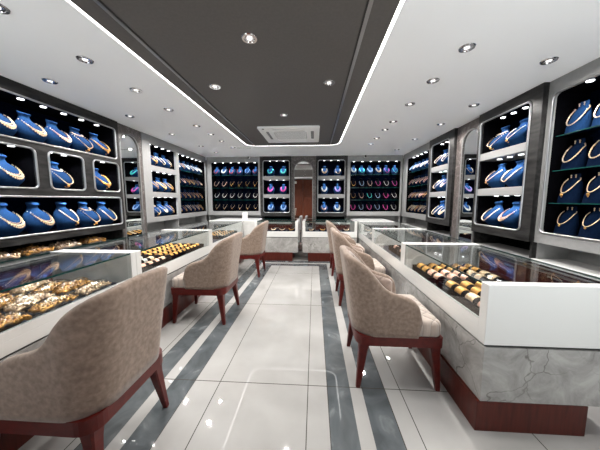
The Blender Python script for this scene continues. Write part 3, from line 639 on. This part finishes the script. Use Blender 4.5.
# bangle trays
def tray(label, x0, x1, y0, y1, nr, nb, mats, tag_, side, zt=0.556, r=0.023, fill=0.52):
    """rods run along Y; x0 is the aisle side"""
    t = thing('bangle_tray', label, 'tray', ((x0+x1)/2, (y0+y1)/2, zt+.0006), 0, 'black jewellery trays'); hx, hy = abs(x1-x0)/2, (y1-y0)/2
    q = MB(); q.box(-hx, hx, -hy, hy, 0, .008)
    for bx in ((-hx, -hx+.008, -hy, hy), (hx-.008, hx, -hy, hy), (-hx+.008, hx-.008, -hy, -hy+.008), (-hx+.008, hx-.008, hy-.008, hy)): q.box(*bx, .008, .062)
    q.build('tray_box', M['blackvelvet'], t)
    sx = 1 if x1 > x0 else -1; pitch = (2*hx-.02)/nr
    ring = MB()
    n, ln = 18, (2*hy-.03)/nb*fill
    prof_ = []
    for k in range(9):
        v = k/8; prof_.append((-ln/2+ln*v, r+.004+(.0035 if k % 2 else 0)-(.0015 if k in (0, 8) else 0)))
    ring.rings([[(rr*math.cos(2*PI*k/n), yy, rr*math.sin(2*PI*k/n)) for k in range(n)] for yy, rr in prof_], cap=False)
    inner = [[((r+.0018)*math.cos(2*PI*k/n), yy, (r+.0018)*math.sin(2*PI*k/n)) for k in range(n)] for yy in (-ln/2, ln/2)]
    R2 = ring.rings(inner, cap=False)
    base = ring.mesh('bangle_stack', M['gold'], True, 0.9)
    cache = {}
    for i in range(nr):
        x = sx*(-hx+.01+pitch*(i+.5)); 
        q = MB(); q.cyl((x, -hy+.009, r+.018), (x, hy-.009, r+.018), r, None, 32); q.build('rod', M['blackvelvet'], t, True, 0.9)
        for j in range(nb):
            y = -hy+.015+(2*hy-.03)*(j+.5)/nb
            mk = mats(i, j)
            if mk is None: continue
            if mk not in cache:
                m2 = base.copy(); m2.materials[0] = M[mk]; cache[mk] = m2
            o = obj('bangle_stack', cache[mk]); o.location = ((x0+x1)/2+x, (y0+y1)/2+y, zt+r+.0186)
            col = {'gold': 'yellow gold', 'rosegold': 'rose gold', 'palegold': 'pale gold', 'pearl': 'silvery'}[mk]
            tag(o, '%s bangle stack, %s from camera on %s rod from aisle, %s' % (col, ORD[j], ORD[i], tag_), 'bangles', 'bangle stacks in the trays')
rnd = random.Random(3)
tray('black bangle tray farther from camera in the near right counter', .925, 1.46, 1.83, 2.27, 5, 4, lambda i, j: 'gold' if j > 1 else ('rosegold' if i < 3 else 'palegold'), 'far right tray', 'R', r=.031, fill=.62)
tray('black bangle tray nearer the white end panel in the right counter', .925, 1.46, 1.30, 1.79, 5, 4, lambda i, j: 'gold' if j > 1 else 'palegold' if j else 'rosegold', 'near right tray', 'R', r=.031, fill=.62)
tray('long black bangle tray at the far end of second left counter', -1.53, -2.05, 2.48, 3.20, 4, 8, lambda i, j: 'gold', 'long left tray', 'L')
tray('black tray of pinkish bangles nearest in second left counter', -1.53, -2.05, 1.93, 2.45, 4, 5, lambda i, j: ('palegold', 'rosegold', 'pearl')[(i*2+j) % 3] if i else 'rosegold', 'pinkish left tray', 'L')
tray('black tray of gold bangles in the third left counter', -1.53, -1.95, 3.95, 4.65, 3, 6, lambda i, j: 'gold' if (i+j) % 3 else 'palegold', 'third left counter', 'L')
tray('black tray with a few bangles in the second right counter', 1.0, 1.42, 2.75, 3.25, 3, 4, lambda i, j: 'rosegold' if (i+j) % 2 else None, 'second right counter', 'R')
tray('small black tray of pale bangles in the third right counter', 0.98, 1.36, 4.0, 4.5, 3, 4, lambda i, j: 'palegold' if (i+j) % 2 else None, 'third right counter', 'R')

# navy pads with gold pieces in the back counters
def pad(label, nlabel, x, y, k, rz):
    t = MB()
    t.box(-.074, .074, -.075, .075, 0, .03, .012, 3); 
    for v in t.bm.verts:
        if v.co.z > .015: v.co.z += .04*(v.co.y+.075)/.15
    o = t.build('jewellery_pad', M['darkblue'], None, True, None); o.location = (x, y, .5566); o.rotation_euler = (0, 0, rz); tag(o, label, 'pad', 'navy pads in the back counters')
    c = MB(); P = []
    for a in range(25):
        t_ = PI*a/24; xx = .05*math.cos(t_); yy = .035-.07*math.sin(t_); P.append((xx, yy, (.030+.04*(yy+.075)/.15+.0125)))
    c.tube(P, [.006+.004*math.sin(PI*a/24) for a in range(25)], 8)
    for a in range(3, 22, 2): c.ball((P[a][0], P[a][1], P[a][2]+.005), .0075, 1)
    o2 = c.build('necklace', M['palegold' if k % 3 else 'gold'], None, True, None); o2.location = o.location; o2.rotation_euler = o.rotation_euler
    tag(o2, nlabel, 'necklace', 'gold necklaces on the navy pads')
for i in range(4):
    pad('navy pad, %s in the back counter left of the gap' % ordn(i, 4), 'gold necklace lying on navy pad, %s, back counter left of gap' % ordn(i, 4), -1.04+.187*i, 4.90+.02*(i % 2), i, .12*(-1)**i)
    pad('navy pad, %s in the back counter right of the gap' % ordn(i, 4), 'gold necklace lying on navy pad, %s, back counter right of gap' % ordn(i, 4), -.065+.24*i, 4.90+.02*(i % 2), i+5, -.15*(-1)**i)
# small loose pieces on the decks
for i, (x, y, k) in enumerate(((.98, 3.85, 'pearl'), (1.12, 3.84, 'palegold'), (1.0, 4.62, 'pearl'), (1.2, 4.62, 'palegold'))):
    q = MB(); q.tube([(.045*math.cos(2*PI*a/20), .03*math.sin(2*PI*a/20), .008) for a in range(20)], .008, 6, True); q.ball((.045, 0, .012), .012, 1)
    o = q.build('bracelet', M[k], None, True, None); o.location = (x, y, .5568)
    tag(o, '%s bracelet lying %s in the third right counter' % ('white' if k == 'pearl' else 'gold', ['near front', 'near back', 'far front', 'far back'][i]), 'bracelet', 'loose bracelets in the third right counter')

# clear packets of gold in the near left counter
def packet(label, loc, rz, sx, sy, sz, seed, gold='gold', grp='plastic packets of gold jewellery'):
    R = random.Random(seed)
    t = thing('jewellery_packet', label, 'jewellery packet', loc, rz, grp)
    q = MB()
    for s in range(5):
        y0 = -sy*.34+sy*.17*s
        P = []
        for k in range(15):
            v = k/14*2-1; P.append((v*sx*.42, y0+R.uniform(-.08, .08)*sy+.04*sy*math.sin(v*6+s), sz*.30+sz*.25*(1-v*v)*(1-abs(s-2)*.25)+R.uniform(-.06, .06)*sz))
        q.tube(P, [sz*.13*R.uniform(.75, 1.25) for _ in P], 6)
        for p in P[1::1]: q.ball((p[0], p[1]+R.uniform(-.2, .2)*sz, p[2]+sz*.12), sz*R.uniform(.07, .13), 1)
    q.build('gold_bundle', M[gold], t, True, None)
    q = MB(); vs = q.ball((0, 0, sz*.45), 1.0, 3, (sx*.5, sy*.5, sz*.5))
    for v in vs:
        h = math.sin(v.co.x*55+seed)*math.cos(v.co.y*70+seed*2)+.6*math.sin(v.co.x*130+v.co.y*110)
        v.co += Vector((R.uniform(-.02, .02)*sx, R.uniform(-.03, .03)*sy, h*.07*sz)); v.co.z = max(v.co.z, .001)
    q.build('plastic_bag', M['bag'], t, True, None)
k = 0
for r_, (x, nm) in enumerate(((-1.60, 'front'), (-1.745, 'second'), (-1.89, 'third'), (-2.03, 'back'))):
    for j in range(4):
        y = .80+.265*j-.01*r_
        k += 1
        packet('clear packet of gold chains, %s from camera, %s row of near left counter' % (ORD[j], nm), (x, y, .557), PI/2+.06*math.sin(k*2.1), .245, .110, .080+.016*(r_ % 2), k, ('gold', 'palegold', 'gold')[k % 3])
for j, y in enumerate((1.80, 2.08, 2.37, 2.68)):
    packet('plastic wrapped bundle of gold bangles, %s on the near left ledge' % ordn(j, 4), (-2.66, y, .691), PI/2+.06*math.sin(j*3), .265, .20, .125, 50+j, ('palegold', 'gold')[j % 2], 'wrapped bangle bundles on the near left ledge')

# ------------------------------------------------------------------ chairs
def chair_outline(off, n=10):
    """open U path of the back shell at seat level: from the +y arm tip round the back to the -y tip; returns (x, y, nx, ny, s)"""
    hw, xb, xf, r = .248, -.285, .125, .14
    P = []
    for k in range(12): P.append((xf+(xb+r-xf)*k/12, hw, 0, 1))
    for k in range(12):
        a = PI/2+PI/2*k/12; P.append((xb+r+r*math.cos(a), hw-r+r*math.sin(a), math.cos(a), math.sin(a)))
    for k in range(6): P.append((xb, (hw-r)*(1-2*k/6), -1, 0))
    for k in range(12):
        a = PI+PI/2*k/12; P.append((xb+r+r*math.cos(a), -hw+r+r*math.sin(a), math.cos(a), math.sin(a)))
    for k in range(13): P.append((xb+r+(xf-xb-r)*k/12, -hw, 0, -1))
    s = [0]
    for p, q in zip(P, P[1:]): s.append(s[-1]+math.hypot(q[0]-p[0], q[1]-p[1]))
    return P, s
HT = [(0, .47), (.012, .535), (.03, .572), (.06, .600), (.10, .616), (.15, .630), (.20, .648), (.24, .676), (.29, .738), (.33, .790), (.37, .828), (.41, .852), (.47, .868), (.60, .874)]
def hgt(s):
    for (a, h), (b, g) in zip(HT, HT[1:]):
        if s <= b:
            t = (s-a)/(b-a); return h+(g-h)*t
    return HT[-1][1]
def make_chair(label, loc, rz):
    t = thing('tub_chair', label, 'chair', loc, rz, 'velvet tub chairs along the counters')
    P, S = chair_outline(0); T = S[-1]; Z0 = .360
    def pt(i, v, inset):
        x, y, nx, ny = P[i]; d = min(S[i], T-S[i]); top = hgt(d); z = Z0+(top-Z0)*v
        lean = ((.074 if nx < 0 else 0)*abs(nx)+.022*abs(ny))*(max(0, z-Z0)/.53)**1.1
        th = inset*min(1.0, .25+.75*math.sqrt(min(1, d/.06)))
        fwd = -.02*(1-v)*max(0, 1-d/.08)          # arm front slopes back towards the seat rail
        return Vector((x+nx*(lean-th)+fwd, y+ny*(lean-th), z))
    q = MB(); bm = q.bm; NV = 10; TH = .052; rows = []
    for i in range(len(P)):
        loop = [pt(i, v/NV, 0) for v in range(NV)]
        a, b_ = pt(i, 1, 0), pt(i, 1, TH); md = (a+b_)/2
        dd = min(S[i], T-S[i]); rr = .012
        loop += [a+(md-a)*.08+Vector((0, 0, -.010)), a+(md-a)*.45+Vector((0, 0, .002)), md+Vector((0, 0, .006)), b_+(md-b_)*.45+Vector((0, 0, .002)), b_+(md-b_)*.08+Vector((0, 0, -.010))]
        loop += [pt(i, v/NV, TH) for v in range(NV-1, -1, -1)]
        rows.append([bm.verts.new(p) for p in loop])
    for A, B in zip(rows, rows[1:]):
        for k in range(len(A)-1): bm.faces.new((A[k], A[k+1], B[k+1], B[k]))
        bm.faces.new((A[-1], A[0], B[0], B[-1]))
    bm.faces.new(rows[0]); bm.faces.new(rows[-1][::-1])
    q.build('back_shell', M['taupe'], t, True, None)
    # quilted lining on the inside of the shell
    q = MB(); bm = q.bm; uv = bm.loops.layers.uv.new('UVMap'); rows = []; data = {}
    for i in range(2, len(P)-2):
        R_ = []
        for k in range(9):
            v = .14+.80*k/8; a = bm.verts.new(pt(i, v, TH+.006+.010*math.sin(PI*k/8))); data[a] = (S[i], a.co.z); R_.append(a)
        for k in range(8, -1, -1):
            v = .14+.80*k/8; a = bm.verts.new(pt(i, v, TH-.008)); data[a] = (S[i], a.co.z); R_.append(a)
        rows.append(R_)
    for A, B in zip(rows, rows[1:]):
        for k in range(len(A)):
            k2 = (k+1) % len(A); fc = bm.faces.new((A[k], A[k2], B[k2], B[k]))
    bm.faces.new(rows[0]); bm.faces.new(rows[-1][::-1])
    for fc in bm.faces:
        for l in fc.loops: l[uv].uv = data[l.vert]
    q.build('quilted_lining', M['lining'], t, True, None)
    # seat cushion
    q = MB(); pts = []
    hw2, xb, xf = .238, -.225, .258
    def outline(ins):
        O = []
        for cx, cy, r_, a0 in ((xf-.045, hw2-.045, .045, 0), (xb+.12, hw2-.055-.065, .12, 90), (xb+.12, -hw2+.055+.065, .12, 180), (xf-.045, -hw2+.045, .045, 270)):
            for k in range(7):
                a = math.radians(a0+15*k); O.append((cx+(r_-ins)*math.cos(a), cy+(r_-ins)*math.sin(a)))
        return O
    L = []
    for ins, z in ((.008, .366), (0, .376), (0, .438), (.006, .452), (.018, .460), (.040, .464)): L.append([(x, y, z-(.004 if z < .37 else 0)) for x, y in outline(ins)])
    cx0, cy0 = .03, 0
    o6 = outline(.04)
    for s_, z in ((.7, .470), (.4, .473), (.1, .474)): L.append([(cx0+(x-cx0)*s_, cy0+(y-cy0)*s_, z) for x, y in o6])
    q.rings(L); q.build('seat_cushion', M['cushion'], t, True, None)
    # wooden frame and legs
    O = []
    for cx, cy, r_, a0 in ((.262-.02, .245-.02, .02, 0), (-.275+.075, .245-.075, .075, 90), (-.275+.075, -.245+.075, .075, 180), (.262-.02, -.245+.02, .02, 270)):
        for k in range(7):
            a = math.radians(a0+15*k); O.append((cx+r_*math.cos(a), cy+r_*math.sin(a)))
    q = MB(); q.prism(O, .298, .362); q.build('seat_frame', M['legwood'], t)
    for sx, sy in ((-1, -1), (-1, 1), (1, -1), (1, 1)):
        q = MB(); tx, ty = (.222 if sx > 0 else -.217), (.200 if sx > 0 else .188)
        bx, by = (.250 if sx > 0 else -.256), .224
        Ls = []
        for z, w in ((.33, .036), (.31, .036), (.28, .032), (.24, .027), (.12, .020), (.0, .0135)):
            v = (.34-z)/.34; v = max(0, (v-.1)/.9); cx, cy = sx*abs(tx)+(bx-sx*abs(tx))*v, sy*(ty+(by-ty)*v)
            Ls.append([(cx+w*dx, cy+w*dy, z) for dx, dy in ((-1, -.75), (-.75, -1), (.75, -1), (1, -.75), (1, .75), (.75, 1), (-.75, 1), (-1, .75))])
        q.rings(Ls); q.build('leg', M['legwood'], t)
    return t
ch = make_chair('taupe velvet tub chair on the right nearest the camera', (.548, 1.705, 0), 0)
clone(ch, 'taupe velvet tub chair on the right between two other chairs', (.556, 2.925, 0))
clone(ch, 'taupe velvet tub chair on the right farthest from the camera', (.548, 4.02, 0))
clone(ch, 'taupe velvet tub chair at bottom left, cut by the photo edge', (-1.130, 1.035, 0), PI)
clone(ch, 'taupe velvet tub chair on the left facing the bangle trays', (-1.140, 2.43, 0), PI)
clone(ch, 'taupe velvet tub chair on the left closest to the back counter', (-1.128, 3.885, 0), PI)

# ------------------------------------------------------------------ ceiling fittings
SPE = 17.5
DARK = [(-.409, 1.58), (-.886, 2.19), (.118, 2.18), (-.366, 2.94)]
LIN = [(-1.657, 1.26), (-1.645, 1.735), (-1.635, 2.216), (-1.625, 2.692), (-1.60, 3.28), (-1.585, 3.70), (-1.58, 4.12), (-1.55, 4.597)]
LOUT = [(-2.237, 2.012), (-2.211, 2.865), (-2.173, 3.656), (-2.116, 4.478), (-2.087, 5.096)]
RIN = [(.995, 1.27), (.997, 1.758), (.989, 2.198), (.992, 2.696), (1.0, 3.261), (.997, 3.612), (1.0, 4.085), (1.006, 4.505)]
ROUT = [(1.685, 1.1), (1.681, 1.948), (1.679, 2.764), (1.664, 3.402), (1.647, 4.188), (1.633, 5.015)]
q = MB(); N = 24
q.rings([[(r_*math.cos(2*PI*k/N), r_*math.sin(2*PI*k/N), z) for k in range(N)] for r_, z in ((.030, -.001), (.033, -.007), (.046, -.007), (.050, -.002), (.050, -.0002))], cap=False); RING = q.mesh('ring', M['chrome'], True, .6)
q = MB(); q.rings([[(r_*math.cos(2*PI*k/N), r_*math.sin(2*PI*k/N), z) for k in range(N)] for r_, z in ((.0325, -.005), (.026, -.0022), (.017, -.0018))], cap=False)
q.cyl((0, 0, -.0016), (0, 0, -.0006), .031, None, N); RECESS = q.mesh('reflector', M['chrome'], True, .6)
q = MB(); q.cyl((0, 0, -.0045), (0, 0, -.0018), .017, None, 16); LENS = q.mesh('lens', M['lens'])
def downlight(x, y, label, grp, z=ZC, e=1.0):
    t = thing('downlight', label, 'downlight', (x, y, z), random.uniform(0, 3), grp)
    obj('ring', RING, t); obj('reflector', RECESS, t); obj('lens', LENS, t)
    L = bpy.data.lights.new('downlight_lamp', 'SPOT'); L.energy = SPE*e*(1.35 if y > 2.9 else 1.0); L.spot_size = math.radians(165); L.spot_blend = 0.6; L.shadow_soft_size = 0.02; L.color = (1.0, .965, .92)
    lo = bpy.data.objects.new('downlight_lamp', L); COL.objects.link(lo); lo.parent = t; lo.location = (0, 0, -.012)
for i, (x, y) in enumerate(DARK):
    downlight(x, y, ['downlight in the dark ceiling panel closest to the camera', 'downlight in the dark ceiling panel near its left edge', 'downlight in the dark ceiling panel near its right edge', 'downlight in the dark ceiling panel beside the air conditioner'][i], 'downlights in the dark ceiling panel')
for nm, L in (('left white ceiling, inner row', LIN), ('left white ceiling, wall row', LOUT), ('right white ceiling, inner row', RIN), ('right white ceiling, wall row', ROUT)):
    for i, (x, y) in enumerate(L): downlight(x, y, 'round chrome downlight, %s from camera, %s' % (ORD[i], nm), 'chrome downlights in the '+nm)
# air conditioner cassette
o = thing('air_conditioner', 'square white ceiling air conditioner cassette in the dark panel', 'air conditioner', (-.365, 3.79, ZC), 0)
h = .43
me = panel2d('fascia', rrect(-h, h, -h, h, .03), [rrect(-.24, .24, -.24, .24, .05)]+[rrect(*v, .012) for v in ((-.24, .24, .305, .35), (-.24, .24, -.35, -.305), (.305, .35, -.24, .24), (-.35, -.305, -.24, .24))], .02)
me.transform(Matrix.Translation((0, 0, -.0115))); me.materials.clear(); me.materials.append(M['plastic']); obj('fascia', me, o)
q = MB(); q.box(-.25, .25, -.25, .25, -.014, -.010)
q.mi = 1
for k in range(12): q.box(-.235, .235, -.23+k*.042-.004, -.23+k*.042+.006, -.019, -.012)
q.build('grille', [M['vent'], M['plastic']], o)
for (a, b_, c, d) in ((-.24, .24, .305, .35), (-.24, .24, -.35, -.305), (.305, .35, -.24, .24), (-.35, -.305, -.24, .24)):
    q = MB(); q.box(a, b_, c, d, -.008, -.005); q.build('louvre', M['vent'], o)
q = MB(); q.cyl((-.355, -.375, -.026), (-.355, -.375, -.0215), .016, None, 16); q.build('sensor', M['blackp'], o)
# CCTV domes
for x, nm in ((-1.53, 'left'), (1.136, 'right')):
    o = thing('security_camera', 'small black dome security camera above back %s shelf cabinet' % nm, 'camera', (x, 5.575, 2.20), 0, 'dome cameras on the back wall')
    q = MB(); q.cyl((0, .02, .0), (0, .044, .0), .030, None, 16); q.build('mount', M['plastic'], o)
    q = MB(); q.ball((0, .012, -.004), .027, 2); q.build('dome', M['blackp'], o, True, None)
# slot diffuser by the far end of the left ceiling
q = MB(); q.box(-1.50, -1.22, 4.66, 4.70, ZC-.004, ZC-.0003)
for k in range(12): q.mi = 1; q.box(-1.495+k*.0225, -1.480+k*.0225, 4.665, 4.695, ZC-.006, ZC-.0035)
tag(q.build('air_vent', [M['plastic'], M['vent']]), 'narrow slotted air vent in white ceiling beyond the dark panel', 'vent')

# ------------------------------------------------------------------ world and colour
wd = bpy.data.worlds.new('world'); SC.world = wd; wd.use_nodes = True
wt = wd.node_tree; tc_ = wt.nodes.new('ShaderNodeTexCoord'); sx_ = wt.nodes.new('ShaderNodeSeparateXYZ'); wt.links.new(tc_.outputs['Generated'], sx_.inputs[0])
mr = wt.nodes.new('ShaderNodeMapRange'); mr.inputs['From Min'].default_value = -0.12; mr.inputs['From Max'].default_value = 0.12; mr.inputs['To Min'].default_value = 6.2; mr.inputs['To Max'].default_value = 1.3   # added fill for those windows, made brighter from below to lift the ceiling
wt.links.new(sx_.outputs[2], mr.inputs['Value']); wt.links.new(mr.outputs[0], wt.nodes['Background'].inputs['Strength'])
wt.nodes['Background'].inputs['Color'].default_value = (0.97, 0.985, 1.0, 1)
vs = SC.view_settings; vs.view_transform = 'Standard'; vs.look = 'None'; vs.gamma = 1; vs.use_curve_mapping = False; vs.exposure = 0.84
cy = SC.cycles; cy.max_bounces = 14; cy.transparent_max_bounces = 24; cy.diffuse_bounces = 5; cy.glossy_bounces = 6; cy.caustics_reflective = False; cy.caustics_refractive = False
cy.sample_clamp_indirect = 6.0; cy.use_denoising = True
